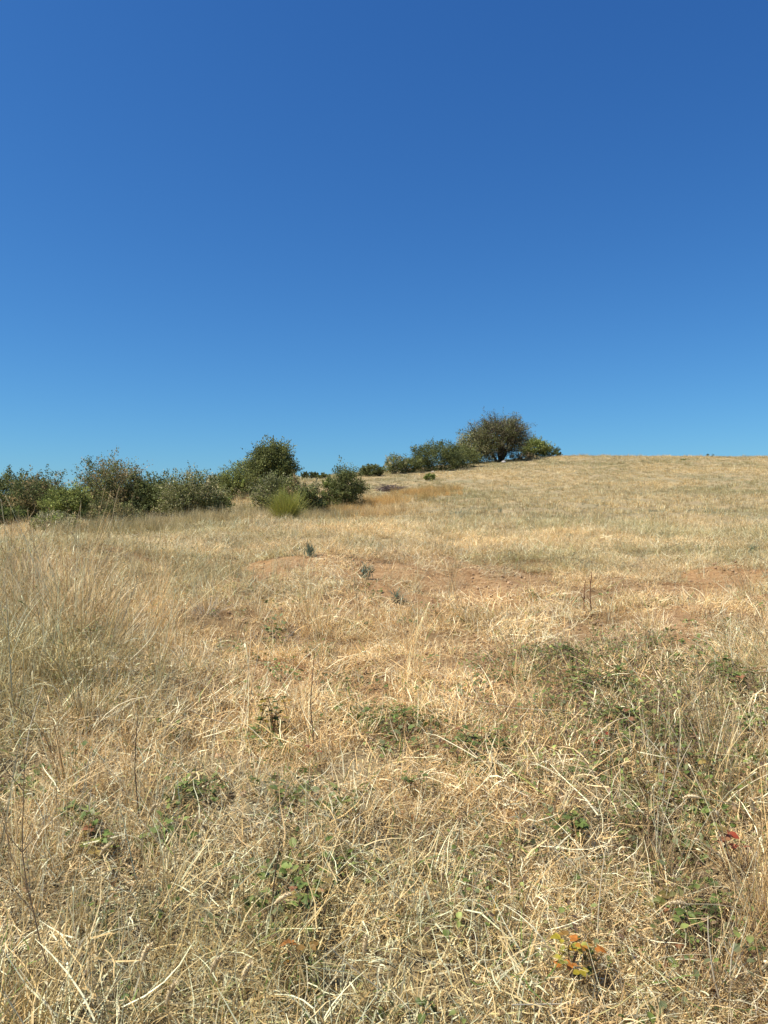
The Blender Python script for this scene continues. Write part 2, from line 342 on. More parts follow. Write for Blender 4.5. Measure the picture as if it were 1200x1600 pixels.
def scatter(name, pts, pieces, mat, scl, tint=None, tilt=0.15):
    src = bpy.data.collections.new(name + '_source')
    for k, mb in enumerate(pieces):
        o = mb.build('%s_piece' % name, mat, link=False); o.name = '%s_piece_%02d' % (name, k); src.objects.link(o)
    n = len(pts); x, y = pts[:, 0], pts[:, 1]; e = 0.15
    nx = -(H(x + e, y) - H(x - e, y)) / (2 * e); ny = -(H(x, y + e) - H(x, y - e)) / (2 * e)
    N = np.stack([nx + rng.normal(0, tilt, n), ny + rng.normal(0, tilt, n), np.ones(n)], -1); N /= np.linalg.norm(N, axis=1, keepdims=True)
    a = U(0, 2 * np.pi, n); X0 = np.stack([np.cos(a), np.sin(a), np.zeros(n)], -1)
    X = X0 - N * (X0 * N).sum(1, keepdims=True); X /= np.linalg.norm(X, axis=1, keepdims=True); Yv = np.cross(N, X)
    ey = np.arcsin(np.clip(-X[:, 2], -1, 1)); ez = np.arctan2(X[:, 1], X[:, 0]); ex = np.arctan2(Yv[:, 2], N[:, 2])
    me = bpy.data.meshes.new(name); P = np.c_[x, y, H(x, y)].astype(np.float32)
    me.vertices.add(n); me.vertices.foreach_set('co', P.ravel())
    def attr(nm, ty, key, val): q = me.attributes.new(nm, ty, 'POINT'); q.data.foreach_set(key, np.ascontiguousarray(val).ravel())
    attr('rot', 'FLOAT_VECTOR', 'vector', np.c_[ex, ey, ez].astype(np.float32))
    attr('scl', 'FLOAT_VECTOR', 'vector', np.repeat(np.asarray(scl, np.float32)[:, None], 3, 1) if np.ndim(scl) == 1 else np.asarray(scl, np.float32))
    attr('idx', 'INT', 'value', rng.integers(0, len(pieces), n).astype(np.int32))
    attr('tint', 'FLOAT', 'value', (np.full(n, .5) if tint is None else tint).astype(np.float32))
    o = bpy.data.objects.new(name, me); COL.objects.link(o); o['kind'] = 'stuff'; me.materials.append(mat)
    g = bpy.data.node_groups.new(name + '_scatter', 'GeometryNodeTree')
    g.interface.new_socket('Geometry', in_out='INPUT', socket_type='NodeSocketGeometry'); g.interface.new_socket('Geometry', in_out='OUTPUT', socket_type='NodeSocketGeometry')
    gi = g.nodes.new('NodeGroupInput'); go = g.nodes.new('NodeGroupOutput'); ip = g.nodes.new('GeometryNodeInstanceOnPoints')
    ci = g.nodes.new('GeometryNodeCollectionInfo'); ci.inputs['Collection'].default_value = src; ci.inputs['Separate Children'].default_value = True; ci.inputs['Reset Children'].default_value = True
    def na(nm, ty): q = g.nodes.new('GeometryNodeInputNamedAttribute'); q.data_type = ty; q.inputs['Name'].default_value = nm; return q.outputs[0]
    g.links.new(gi.outputs[0], ip.inputs['Points']); g.links.new(ci.outputs[0], ip.inputs['Instance']); ip.inputs['Pick Instance'].default_value = True
    g.links.new(na('idx', 'INT'), ip.inputs['Instance Index']); g.links.new(na('rot', 'FLOAT_VECTOR'), ip.inputs['Rotation']); g.links.new(na('scl', 'FLOAT_VECTOR'), ip.inputs['Scale'])
    g.links.new(ip.outputs[0], go.inputs[0])
    mo = o.modifiers.new('scatter', 'NODES'); mo.node_group = g
    return o
def wedge(n, r0, r1, half=0.58, power=2.0):
    """n random ground points in the fan the camera overlooks (plus a margin), even per square metre when power = 2"""
    r = (U(r0 ** power, r1 ** power, n)) ** (1 / power); a = U(-half, half, n)
    return np.c_[r * np.sin(a), r * np.cos(a)]
def keep(P, prob): return P[U(0, 1, len(P)) < prob]
def dens(n_per_m2, r0, r1, half=0.58): return int(n_per_m2 * half * (r1 * r1 - r0 * r0))
def tintmap(P): return np.clip(0.5 + 1.6 * (fbm(P[:, 0], P[:, 1], 2.2, 3, 41) - 0.5) + rng.normal(0, .08, len(P)), 0, 1)

def build_grass():
    # matted straw lying on the ground
    lit = [litter_piece(520) for _ in range(7)]
    P = np.vstack([wedge(dens(15, 0.9, 6, 0.72), 0.9, 6, 0.72), wedge(dens(9, 6, 13), 6, 13), wedge(dens(5, 13, 24), 13, 24)])
    c = straw_cover(P[:, 0], P[:, 1]); P = keep(P, np.clip(0.02 + 1.05 * c, 0, 1))
    r = np.hypot(P[:, 0], P[:, 1])
    scatter('straw_litter', P, lit, M_STRAW, U(.75, 1.25, len(P)) * (1 + 0.02 * r), tintmap(P), 0.18)
    # chaff: short broken bits, dead leaves and clods that fill the gaps
    ch = []
    for _ in range(6):
        mb = MB(); n = 420; r = .24 * np.sqrt(U(0, 1, n)); a = U(0, 6.28, n)
        blades(mb, np.c_[r * np.cos(a), r * np.sin(a), np.abs(rng.normal(.002, .009, n))], U(0, 6.28, n), rng.normal(1.4, .3, n), rng.normal(.1, .5, n), .008 + .05 * U(0, 1, n) ** 2, U(.0012, .0045, n), pick(PAL_STRAW, n, W_STRAW), 2, .2)
        for k in range(14):
            r1 = .24 * math.sqrt(U()); a1 = U(0, 6.28); l = U(.01, .028)
            leaf(mb, np.array([r1 * math.cos(a1), r1 * math.sin(a1), U(.004, .03)]), np.array([rng.normal(), rng.normal(), rng.normal() * .3]), np.array([rng.normal(0, .5), rng.normal(0, .5), 1]), l, l * .6, pick(np.array([(0.26, 0.15, 0.07), (0.34, 0.22, 0.11), (0.18, 0.11, 0.06), (0.40, 0.31, 0.17)]), 1)[0], .5)
        ch.append(mb)
    P = np.vstack([wedge(dens(24, .9, 7, .72), .9, 7, .72), wedge(dens(8, 7, 14), 7, 14)])
    P = keep(P, np.clip(.35 + .8 * straw_cover(P[:, 0], P[:, 1]), 0, 1)); scatter('straw_chaff', P, ch, M_STRAW, U(.8, 1.2, len(P)), tintmap(P), .1)
    cl = []
    for _ in range(6):
        mb = MB()
        for k in range(9):
            q = U(.004, .017); c0 = np.array([rng.normal(0, .12), rng.normal(0, .12), q * .3]); t = np.linspace(0, 1, 6); ax = np.array([U(-1, 1), U(-1, 1), U(-.2, .2)]); ax /= np.linalg.norm(ax)
            lump(mb, c0 + ax * (2.2 * q * (t - .5))[:, None], q * np.array([.1, .75, 1, .9, .7, .1]) * U(.75, 1.2, 6), np.array((0.36, 0.24, 0.135)) * U(.7, 1.25), 6)
        cl.append(mb)
    P = wedge(dens(9, 1.5, 15), 1.5, 15); P = keep(P, np.clip(.12 + blobs(P[:, 0], P[:, 1], BARE), 0, 1)); scatter('soil_clods', P, cl, M_BARK, U(.6, 1.6, len(P)), None, .05)
    # short stubble and broken grass, everywhere on the field
    stub = [tuft_piece(int(U(30, 60)), U(.04, .1), 0.05, 0.16, 0.5, 0.6, 0.0016, 0.0036, segs=3) for _ in range(8)]
    P = np.vstack([wedge(dens(22, 1, 7, 0.7), 1, 7, 0.7), wedge(dens(20, 7, 24), 7, 24)])
    c = straw_cover(P[:, 0], P[:, 1]); P = keep(P, np.clip(0.15 + 0.8 * c, 0, 1))
    scatter('dry_stubble', P, stub, M_STRAW, U(.7, 1.4, len(P)), tintmap(P))
    far = [tuft_piece(int(U(50, 90)), U(.15, .25), 0.05, 0.15, 0.6, 0.6, 0.005, 0.012, PAL_STRAW * np.array([0.82, 0.83, 0.79]), segs=2) for _ in range(8)]
    P = np.vstack([wedge(dens(8, 19, 45), 19, 45), wedge(dens(6, 45, 98), 45, 98)])
    P = keep(P, np.clip(0.75 + 1.2 * (fbm(P[:, 0], P[:, 1], 5.0, 3, 55) - 0.4), 0.45, 1))
    tall = np.where(U(0, 1, len(P)) < .10 * (P[:, 1] > 60) + .03, U(1.3, 2.2, len(P)), 1.0)
    scatter('field_stubble', P, far, M_STRAW, U(.5, 1.35, len(P)) * tall, np.clip(0.5 + 2.0 * (fbm(P[:, 0], P[:, 1] * .45, 4.5, 4, 43) - 0.5) + rng.normal(0, .16, len(P)), 0, 1))
    # standing dry grass in thicker stands
    tuf = [tuft_piece(int(U(28, 50)), U(.05, .1), 0.10, U(.25, .42), 0.4, 0.8) for _ in range(7)]
    P = np.vstack([wedge(dens(26, 1, 9, 0.75), 1, 9, 0.75), wedge(dens(6, 9, 18), 9, 18)])
    d = blobs(P[:, 0], P[:, 1], TALL) + 0.24 * (fbm(P[:, 0], P[:, 1], .8, 2, 33) > .5) * (1 - blobs(P[:, 0], P[:, 1], BARE))
    P = keep(P, np.clip(d, 0, 1)); scatter('dry_grass', P, tuf, M_STRAW, U(.6, 1.15, len(P)), tintmap(P))
    flo = [flowering_piece(int(U(8, 18)), U(.45, .7)) for _ in range(6)]
    P = wedge(dens(11, 1.2, 10, 0.75), 1.2, 10, 0.75)
    d = 0.8 * blobs(P[:, 0], P[:, 1], TALL) + 0.05
    P = keep(P, np.clip(d, 0, 1) * np.where((np.abs(P[:, 0] / P[:, 1]) < 0.42) & (P[:, 1] < 2.0), 0.2, 1)); scatter('seeding_grass', P, flo, M_STRAW, U(.6, 1.05, len(P)), tintmap(P))
    # high loose straw at the left, reaching up in front of the hedge
    hi = [flowering_piece(int(U(8, 14)), U(.75, 1.0)) for _ in range(4)] + [tuft_piece(int(U(20, 34)), U(.08, .14), 0.25, U(.6, .85), 0.35, 0.7, 0.003, 0.0075, GOLDEN, None, 5) for _ in range(4)]
    P = wedge(dens(28, 2.2, 9.5, 0.75), 2.2, 9.5, 0.75); P = keep(P, np.clip(blobs(P[:, 0], P[:, 1], HIGH) * (2.8 * fbm(P[:, 0], P[:, 1], .7, 2, 95) - .62), 0, 1))
    scatter('high_straw', P, hi, M_STRAW, U(.55, 1.1, len(P)), tintmap(P))
    # tangle of dead bramble canes, rusty and green leaves on the right bank
    dead = np.array([(0.16, 0.10, 0.06), (0.22, 0.14, 0.08), (0.11, 0.075, 0.05), (0.26, 0.18, 0.10)])
    tg = []
    for _ in range(6):
        mb = weed_piece(34, .16, (.012, .032), np.vstack([PAL_GREEN, PAL_GREEN * 1.3, dead * 1.3]), .16); n = 34; r = .16 * np.sqrt(U(0, 1, n)); a = U(0, 6.28, n)
        blades(mb, np.c_[r * np.cos(a), r * np.sin(a), U(0, .05, n)], U(0, 6.28, n), np.abs(rng.normal(.7, .5, n)), rng.normal(.6, .6, n), U(.1, .32, n), U(.0016, .003, n), pick(dead, n), 5, .2); tg.append(mb)
    P = wedge(dens(50, 1.4, 7.5, 0.7), 1.4, 7.5, 0.7); P = keep(P, np.clip(1.6 * blobs(P[:, 0], P[:, 1], TANGLE) * (.4 + 1.2 * fbm(P[:, 0], P[:, 1], .4, 2, 77)), 0, 1))
    scatter('bramble_tangle', P, tg, M_WEED, U(.6, 1.15, len(P)))
    # golden tall grass along the hedge
    gold = np.array([(0.62, 0.50, 0.29), (0.54, 0.41, 0.20), (0.72, 0.62, 0.42), (0.46, 0.32, 0.14), (0.60, 0.46, 0.22)])
    gp = [tuft_piece(int(U(60, 90)), U(.12, .2), 0.3, U(.55, .8), 0.22, 0.35, 0.004, 0.009, gold, None, 3) for _ in range(6)]
    rust = np.array([(0.56, 0.37, 0.13), (0.50, 0.31, 0.10), (0.62, 0.46, 0.20), (0.44, 0.26, 0.09), (0.66, 0.52, 0.28)])
    rp = [tuft_piece(int(U(60, 90)), U(.12, .2), 0.25, U(.5, .7), 0.25, 0.4, 0.004, 0.009, rust, None, 3) for _ in range(6)]
    def strips(L):
        Q = []
        for (a, ya, b, yb, wd, n) in L:
            t = U(0, 1, n); A = at_y(a, ya); B = at_y(b, yb)
            Q.append(A[None, :2] * (1 - t[:, None]) + B[None, :2] * t[:, None] + rng.normal(0, wd * .45, (n, 2)))
        Q = np.vstack(Q); return keep(Q, np.clip(2.6 * fbm(Q[:, 0], Q[:, 1], 1.3, 2, 91) - .55, .12, 1))
    Q = strips([(215, 20, 400, 25, 1.0, 260), (380, 27, 425, 28, .8, 90), (462, 28, 500, 29.5, .8, 90), (380, 34, 420, 30, 1.5, 120), (355, 40, 420, 44, 1.6, 120), (0, 17, 230, 18.5, 1.0, 260), (500, 28, 640, 31, .7, 130)])
    scatter('pale_verge_grass', Q, gp, M_STRAW, U(.3, .95, len(Q)), tintmap(Q))
    Q = strips([(495, 30, 560, 32, 1.1, 230), (560, 33, 690, 43, 1.4, 420), (640, 42, 695, 46, 1.6, 260)])
    scatter('golden_grass', Q, rp, M_STRAW, U(.35, .95, len(Q)), tintmap(Q))
    # green ground cover
    wp = [weed_piece(int(U(18, 34)), U(.07, .13)) for _ in range(7)] + [tuft_piece(24, .04, .05, .16, .6, .8, .002, .004, PAL_GREEN * 1.2, None, 3) for _ in range(3)]
    P = np.vstack([wedge(dens(100, 1.4, 9, 0.7), 1.5, 9, 0.7)])
    d = blobs(P[:, 0], P[:, 1], GREEN) * (0.5 + 1.3 * (fbm(P[:, 0], P[:, 1], .35, 2, 71))) + 0.10 * (fbm(P[:, 0], P[:, 1], .6, 2, 72) > .55) + 0.03
    P = keep(P, np.clip(d * .8, 0, 1)); scatter('green_weeds', P, wp, M_WEED, U(.6, 1.2, len(P)))
    grey = np.array([(0.20, 0.22, 0.13), (0.25, 0.26, 0.17), (0.16, 0.18, 0.09)])
    gw = [tuft_piece(36, .08, .05, .14, .8, .6, .004, .008, grey, None, 3) for _ in range(5)]
    P = np.vstack([wedge(dens(10, 7, 32), 7, 32), wedge(dens(1.3, 30, 88), 30, 88)]); P = keep(P, np.clip((fbm(P[:, 0], P[:, 1], 3.5, 3, 81) - .42) * 3.2, 0.05, 1)); scatter('grey_weeds', P, gw, M_WEED, U(.5, 1.1, len(P)))
build_grass()

# ------------------------------------------------------------------ shrubs and trees
OLIVE = np.array([(0.075, 0.085, 0.030), (0.095, 0.105, 0.040), (0.055, 0.065, 0.024), (0.12, 0.12, 0.05)]) * np.array([2.25, 2.15, 1.95])
DARK = np.array([(0.050, 0.062, 0.024), (0.065, 0.078, 0.030), (0.040, 0.050, 0.020), (0.085, 0.092, 0.04)]) * np.array([2.25, 2.15, 1.95])
FRESH = np.array([(0.10, 0.125, 0.035), (0.13, 0.15, 0.045), (0.08, 0.10, 0.03)]) * np.array([2.25, 2.15, 1.95])
GREY = np.array([(0.15, 0.15, 0.085), (0.19, 0.18, 0.11), (0.11, 0.115, 0.06), (0.23, 0.21, 0.13)]) * np.array([2.25, 2.15, 1.95])
BROWN = np.array([(0.15, 0.12, 0.065), (0.19, 0.145, 0.08), (0.11, 0.10, 0.05), (0.09, 0.095, 0.04)]) * np.array([2.25, 2.15, 1.95])
DRYLEAF = np.array([(0.30, 0.24, 0.11), (0.22, 0.19, 0.08), (0.13, 0.13, 0.05), (0.36, 0.29, 0.15)])
BARKC = np.array([(0.10, 0.085, 0.07), (0.13, 0.11, 0.09), (0.075, 0.062, 0.05)])

def branch(mb, A, B, r0, r1, bend=0.12, seg=5, sides=4, sag=0.0):
    t = np.linspace(0, 1, seg + 1)[:, None]; L = np.linalg.norm(B - A)
    off = rng.normal(0, bend * L, 3); off2 = rng.normal(0, bend * L * .5, 3)
    P = A * (1 - t) + B * t + off * np.sin(np.pi * t) + off2 * np.sin(2 * np.pi * t); P[:, 2] += sag * L * np.sin(np.pi * t[:, 0])
    lump(mb, P, np.linspace(r0, r1, seg + 1), pick(BARKC, 1)[0], sides); return P
def crown_mesh(w, d, h, z0, nclump, nleaf, lsz, pals, spray=0.35, lumpy=0.30, shell=0.5, seed=0, spike=0.12, flat=0.8):
    """leaf sprays through a lumpy volume; returns leaves and the sprays' roots and tips"""
    mb = MB(); L0 = U(0, 100)
    u = rng.standard_normal((nclump, 3)); u[:, 2] = np.where(u[:, 2] < 0, u[:, 2] * flat, u[:, 2]); u /= np.linalg.norm(u, axis=1, keepdims=True)
    phi = np.arctan2(u[:, 1], u[:, 0]); lon = phi * 2.2; lat = u[:, 2] * 3.2
    lm = 1 - lumpy + 2 * lumpy * (0.65 * vnoise(lon + L0, lat + L0, seed) + 0.35 * vnoise(lon * 2.3 + L0, lat * 2.3, seed + 5))
    rr = (shell + (1 - shell) * U(0, 1, nclump) ** 0.7) * lm
    C = np.c_[u[:, 0] * w / 2 * rr, u[:, 1] * d / 2 * rr, u[:, 2] * h / 2 * rr + h / 2]
    C[:, 2] = np.abs(C[:, 2]) + z0
    D = u * np.array([1, 1, .7]) + np.array([0, 0, .45]) + rng.normal(0, .35, (nclump, 3)); D /= np.linalg.norm(D, axis=1, keepdims=True)
    pal = pals[0] if len(pals) == 1 else None
    S = spray * min(w, h) * .5
    tips = C + D * S * .6
    base_c = np.array([pals[rng.choice(len(pals), p=np.array([.62, .38]) if len(pals) == 2 else None)][rng.integers(0, 3)] for _ in range(nclump)])
    base_c = base_c * (1 + .15 * rng.standard_normal((nclump, 1)).clip(-2, 2))
    ks = np.clip(rng.normal(nleaf, nleaf * .35, nclump), 4, None).astype(int)
    idx = np.repeat(np.arange(nclump), ks); n = len(idx)
    s = U(-.35, 1, n) ** 1; ext = np.where(U(0, 1, nclump) < spike, 1.9, 1.0)[idx]
    pos = C[idx] + D[idx] * (s * S * ext)[:, None] + rng.normal(0, 1, (n, 3)) * (S * .34 * (1.15 - .6 * np.clip(s, 0, 1)) / ext)[:, None]
    pos[:, 2] = np.abs(pos[:, 2])
    dirv = D[idx] + rng.normal(0, .8, (n, 3)); dirv /= np.linalg.norm(dirv, axis=1, keepdims=True)
    nor = rng.normal(0, .7, (n, 3)) + np.array([0, 0, .8]) + u[idx] * .4
    sd = np.cross(dirv, nor); sd /= np.linalg.norm(sd, axis=1, keepdims=True); nn = np.cross(sd, dirv)
    l = lsz * U(.6, 1.35, n)[:, None]; wv = l * U(.4, .65, n)[:, None]
    V = np.stack([pos, pos + dirv * l * .5 + sd * wv * .5 + nn * l * .06, pos + dirv * l, pos + dirv * l * .5 - sd * wv * .5 + nn * l * .06], 1).reshape(-1, 3)
    Fc = np.arange(4 * n).reshape(-1, 4)
    cols = base_c[idx] * (1 + .25 * rng.standard_normal((n, 1)).clip(-2, 2)); pale = U(0, 1, n) < .12; cols[pale] = cols[pale] * 1.5 + .04
    mb.add(V, Fc, np.repeat(np.clip(cols, .01, .9), 4, 0))
    return mb, C, tips
def shrub(label, px, Y, top, wpx, pals, nclump=160, nleaf=26, lsz=0.06, name='shrub', cat='shrub', group='shrubs along the hillside', z0=0.0, depth=0.9, stems=5, lumpy=.3, shell=.45, spray=.4, spike=.12, bare=0.12, trunk_r=.03, sink=0.0, den=1.9, **kw):
    b = at_y(px, Y); k = Y / F
    h = (CAM_Z + (800 - top) * k - b[2]) * .93; w = wpx * k * .86
    root = thing(name, label, cat, (b[0], b[1], b[2] - sink), group)
    mb, C, T = crown_mesh(w, w * depth, (h - z0) * .98, z0, int(nclump * 1.25), int(nleaf * den * .8), lsz, pals, spray, lumpy, shell, int(px), spike)
    mb.build('crown', M_LEAF, root)
    tb = MB(); forks = []
    for s in range(stems):
        a = 6.28 * s / stems + U(-.5, .5); A = np.array([math.cos(a) * .06 * w, math.sin(a) * .06 * w, -.08])
        B = np.array([math.cos(a) * w * .2, math.sin(a) * w * .2, z0 + h * U(.3, .5)])
        P = branch(tb, A, B, trunk_r, trunk_r * .6, .08, 5, 5); forks += [P[-1], P[3]]
    forks = np.array(forks)
    for i in rng.choice(len(C), int(len(C) * .4), replace=False):
        f = forks[np.argmin(((forks - C[i]) ** 2).sum(1))]
        out = U() < bare
        branch(tb, f, T[i] + (T[i] - C[i]) * (1.1 if out else -.2), trunk_r * .35, trunk_r * .1, .08, 4, 3)
    tb.build('trunk', M_BARK, root)
    return root

def build_shrubs():
    S = shrub
    # hedge at the left edge
    S('dark green bush cut off by the left edge of the hedge', 15, 27, 745, 150, [DARK, OLIVE], 420, 30, .07, depth=.7)
    S('bush with dark twiggy top, next to the leftmost bush', 62, 25, 742, 80, [DARK, BROWN], 220, 26, .065, spike=.3, bare=.5)
    S('low yellowish green bush left of the tallest hedge bush', 105, 24, 757, 75, [FRESH, OLIVE], 230, 28, .06)
    S('tallest bush of the left hedge, domed with brownish leaf tips', 176, 26, 722, 112, [OLIVE, BROWN], 420, 30, .06, spike=.22, bare=.4)
    S('dark bush in the hedge right of the domed brownish bush', 238, 26, 743, 75, [DARK, OLIVE], 260, 28, .065, spike=.2, bare=.4)
    S('olive green bush with ragged top at the right end of the left hedge', 298, 25, 737, 95, [OLIVE, GREY], 320, 30, .06, spike=.22)
    S('small green shrub trailing off the right end of the hedge', 340, 25.5, 770, 50, [FRESH, OLIVE], 120, 24, .05)
    S('low straw-tinted shrub standing in front of the left hedge', 178, 19.5, 782, 92, [DRYLEAF, OLIVE], 260, 28, .045, spike=.2)
    S('pale weedy shrub low in front of the leftmost bushes', 85, 19, 800, 80, [GREY, FRESH], 170, 24, .045)
    S('dark low shrub half outside the frame under the leftmost bush', 5, 21, 790, 75, [DARK, FRESH], 190, 26, .05)
    # middle group
    S('tiny far dark bush on the skyline left of the round green bush', 337, 60, 741, 26, [DARK], 70, 20, .11)
    S('round mid green bush just left of the dense oak-like tree', 376, 42, 724, 66, [OLIVE, FRESH], 260, 28, .085)
    S('dense dark oak-like tree with tall rounded crown behind the broom', 426, 37, 690, 76, [OLIVE, DARK], 520, 32, .085, 'oak_tree', 'tree', None, z0=.9, stems=4, lumpy=.38, trunk_r=.09, spike=.2)
    S('grey green leafy shrub in front of the dense oak-like tree', 428, 31, 740, 74, [OLIVE, GREY * .7], 240, 26, .075, z0=.1, lumpy=.4)
    S('dark leafy sapling leaning out right of the broom', 484, 29.5, 757, 44, [DARK, OLIVE], 130, 24, .07, lumpy=.45, spike=.25)
    S('slim leafy shoot between the oak-like tree and the paired shrub', 462, 30.5, 738, 36, [OLIVE, BROWN], 80, 20, .07, lumpy=.45, spike=.3)
    S('upright dark green shrub alone on the grass, forked pointed top', 541, 33, 727, 50, [OLIVE, DARK], 230, 28, .07, spike=.3, spray=.45)
    S('slender lighter shrub touching the left side of the forked-top shrub', 514, 33.2, 742, 26, [OLIVE, FRESH], 90, 24, .07, spike=.2)
    S('tiny dark bush on the skyline behind the dense oak-like tree', 484, 64, 738, 32, [DARK], 70, 20, .11, depth=.8)
    S('tiny bush on the skyline left of the forked-top shrub', 504, 62, 740, 16, [OLIVE], 40, 18, .1)
    # skyline row climbing to the big tree
    S('low rounded bush on the skyline, lowest of the row up to the lone tree', 581, 63, 727, 44, [OLIVE, DARK], 130, 24, .11)
    S('small upright bush on the skyline between the low rounded and dark broad ones', 617, 65, 711, 36, [OLIVE, GREY], 120, 24, .11, spike=.3)
    S('squat olive bush left of the dark broad skyline bush', 642, 66, 714, 38, [OLIVE], 110, 24, .11)
    S('dark broad bush on the skyline left of the lone tree', 684, 68, 690, 88, [DARK, OLIVE], 320, 28, .12, spike=.2)
    S('low green bush filling the gap left of the lone tree', 722, 71, 697, 60, [OLIVE], 150, 24, .12)
    S('grey green bush touching the left side of the lone spreading tree', 743, 78, 672, 66, [GREY, OLIVE], 320, 28, .13)
    S('green bush behind the right side of the lone spreading tree', 836, 82, 685, 52, [OLIVE, FRESH], 260, 26, .13)
    S('small dark bush at the right end of the skyline row', 860, 84, 697, 34, [DARK], 60, 20, .13)
    S('low brown brush under the right side of the lone tree', 818, 77, 707, 50, [BROWN], 90, 20, .10, shell=.3)
    # small ones out on the field
    S('small bright green bush alone on the upper field near the skyline row', 672, 54, 741, 20, [FRESH], 50, 20, .08, stems=3, trunk_r=.012)
    S('tiny low dark bush at the very end of the skyline row', 873, 84.5, 706, 12, [DARK], 26, 16, .10, stems=2, trunk_r=.01)
    S('tiny green bush alone high on the bare right slope', 1067, 74, 721, 10, [FRESH], 26, 16, .09, stems=3, trunk_r=.012)
    S('left of two tiny dark bushes on the bare right skyline', 1106, 85, 709, 4, [DARK], 12, 14, .07, stems=2, trunk_r=.01)
    S('right of two tiny dark bushes on the bare right skyline', 1114, 85, 709, 4, [DARK], 10, 14, .07, stems=2, trunk_r=.01)
    # spreading tree on the crest
    b = at_y(780, 78); k = 78 / F
    root = thing('spreading_tree', 'lone spreading tree with bare twiggy umbrella crown on the crest', 'tree', (b[0], b[1], b[2]))
    h = CAM_Z + (800 - 649) * k - b[2]
    mb, C, T = crown_mesh(90 * k, 80 * k, h * .80, h * .13, 1050, 34, .105, [GREY * np.array([.58, .56, .60]), OLIVE], .30, .42, .45, 3, .16)
    mb.build('crown', M_LEAF, root)
    tb = MB(); forks = []
    for (bx, by, tx, ty, tz, r) in [(0, 0, .25, .1, 0.62, .2), (-.12, 0, -1.6, .3, .38, .16), (.1, .1, .9, -.5, .6, .18), (0, .1, -.35, -.7, .66, .16), (.12, 0, .5, .9, .66, .15)]:
        P = branch(tb, np.array([bx, by, -.15]), np.array([tx, ty, tz * h]), r, r * .5, .07, 7, 6); forks += [P[3], P[5], P[7]]
    forks = np.array(forks)
    for i in range(len(C)):
        if U() < .8:
            f = forks[np.argmin(((forks - C[i]) ** 2).sum(1))]
            branch(tb, f, T[i] + (T[i] - C[i]) * (.9 if U() < .45 else -.1), .05, .014, .09, 5, 3)
    tb.build('trunk', M_BARK, root)
    # broom: fine upright yellow-green shoots
    b = at_y(446, 25.5); k = 25.5 / F
    root = thing('broom_bush', 'yellow green broom bush of fine upright shoots', 'shrub', tuple(b))
    hh = CAM_Z + (800 - 772) * k - b[2]
    pal = np.array([(0.40, 0.41, 0.08), (0.46, 0.45, 0.10), (0.32, 0.34, 0.07), (0.52, 0.46, 0.15), (0.42, 0.44, 0.09)])
    mb = MB(); n = 4000; r = .27 * np.sqrt(U(0, 1, n)); a = U(0, 6.28, n)
    blades(mb, np.c_[r * np.cos(a), r * np.sin(a), U(0, .3, n) * hh], a + rng.normal(0, .3, n), np.abs(rng.normal(0, .5, n)), rng.normal(-.05, .2, n), (.3 + .75 * U(0, 1, n) ** 1.6 * (1 + .25 * np.sin(3 * a + 1))) * hh, U(.006, .012, n), pick(pal, n), 3, .04)
    mb.build('shoots', M_WEED, root)
    tb = MB()
    for s in range(9):
        a = U(0, 6.28); branch(tb, np.array([0, 0, -.05]), np.array([math.cos(a) * .25, math.sin(a) * .25, hh * .45]), .018, .008, .06, 4, 4)
    tb.build('stem', M_BARK, root)
    # heap of cut twigs
    b = at_y(609, 46); k = b[1] / F; tb = MB(); print('heap', project(b)); W = 44 * k / 2
    for s in range(260):
        a = U(0, 6.28); r = W * math.sqrt(U()) * .8; A = np.array([r * math.cos(a), r * math.sin(a) * .6, U(0, .38) * (1 - (r / W) ** 2)]); a2 = U(0, 6.28); L = U(.25, .8)
        branch(tb, A, A + np.array([math.cos(a2) * L, math.sin(a2) * L * .7, U(-.06, .32) * L]), U(.008, .02), .004, .08, 3, 3)
    for V in tb.C: V *= np.array([1.5, 1.35, 1.45])
    o = tb.build('twig_heap', M_BARK); o.location = b; tag(o, 'low heap of greyish cut twigs on the golden grass', 'twig heap')
    # pale stones
    def stone(px, Y, wpx, label):
        b = at_y(px, Y); import bmesh
        bm = bmesh.new(); bmesh.ops.create_icosphere(bm, subdivisions=3, radius=1); s = wpx * Y / F / 2
        for v in bm.verts:
            q = 1 + .35 * (float(vnoise(np.array(v.co.x * 1.7 + 5), np.array(v.co.y * 1.7 + v.co.z * 2.1), 4)) - .5)
            v.co = (v.co.x * s * q * 1.1, v.co.y * s * q * .8, v.co.z * s * q * .75)
        me = bpy.data.meshes.new('stone'); bm.to_mesh(me); bm.free(); me.materials.append(M_STONE)
        o = bpy.data.objects.new('stone', me); COL.objects.link(o); o.location = (b[0], b[1], b[2] + s * .3); tag(o, label, 'stone')
    stone(787, 75.5, 7, 'pale stone at the foot of the lone spreading tree')
    stone(676, 64, 6, 'pale stone in front of the dark broad skyline bush')
M_STONE = bpy.data.materials.new('pale_stone'); M_STONE.use_nodes = True
_n1 = M_STONE.node_tree.nodes.new('ShaderNodeTexNoise'); _n1.inputs['Scale'].default_value = 9; _r1 = M_STONE.node_tree.nodes.new('ShaderNodeValToRGB')
_r1.color_ramp.elements[0].color = (.30, .28, .25, 1); _r1.color_ramp.elements[1].color = (.62, .60, .56, 1)
M_STONE.node_tree.links.new(_n1.outputs['Fac'], _r1.inputs[0]); M_STONE.node_tree.links.new(_r1.outputs[0], M_STONE.node_tree.nodes['Principled BSDF'].inputs['Base Color'])
build_shrubs()

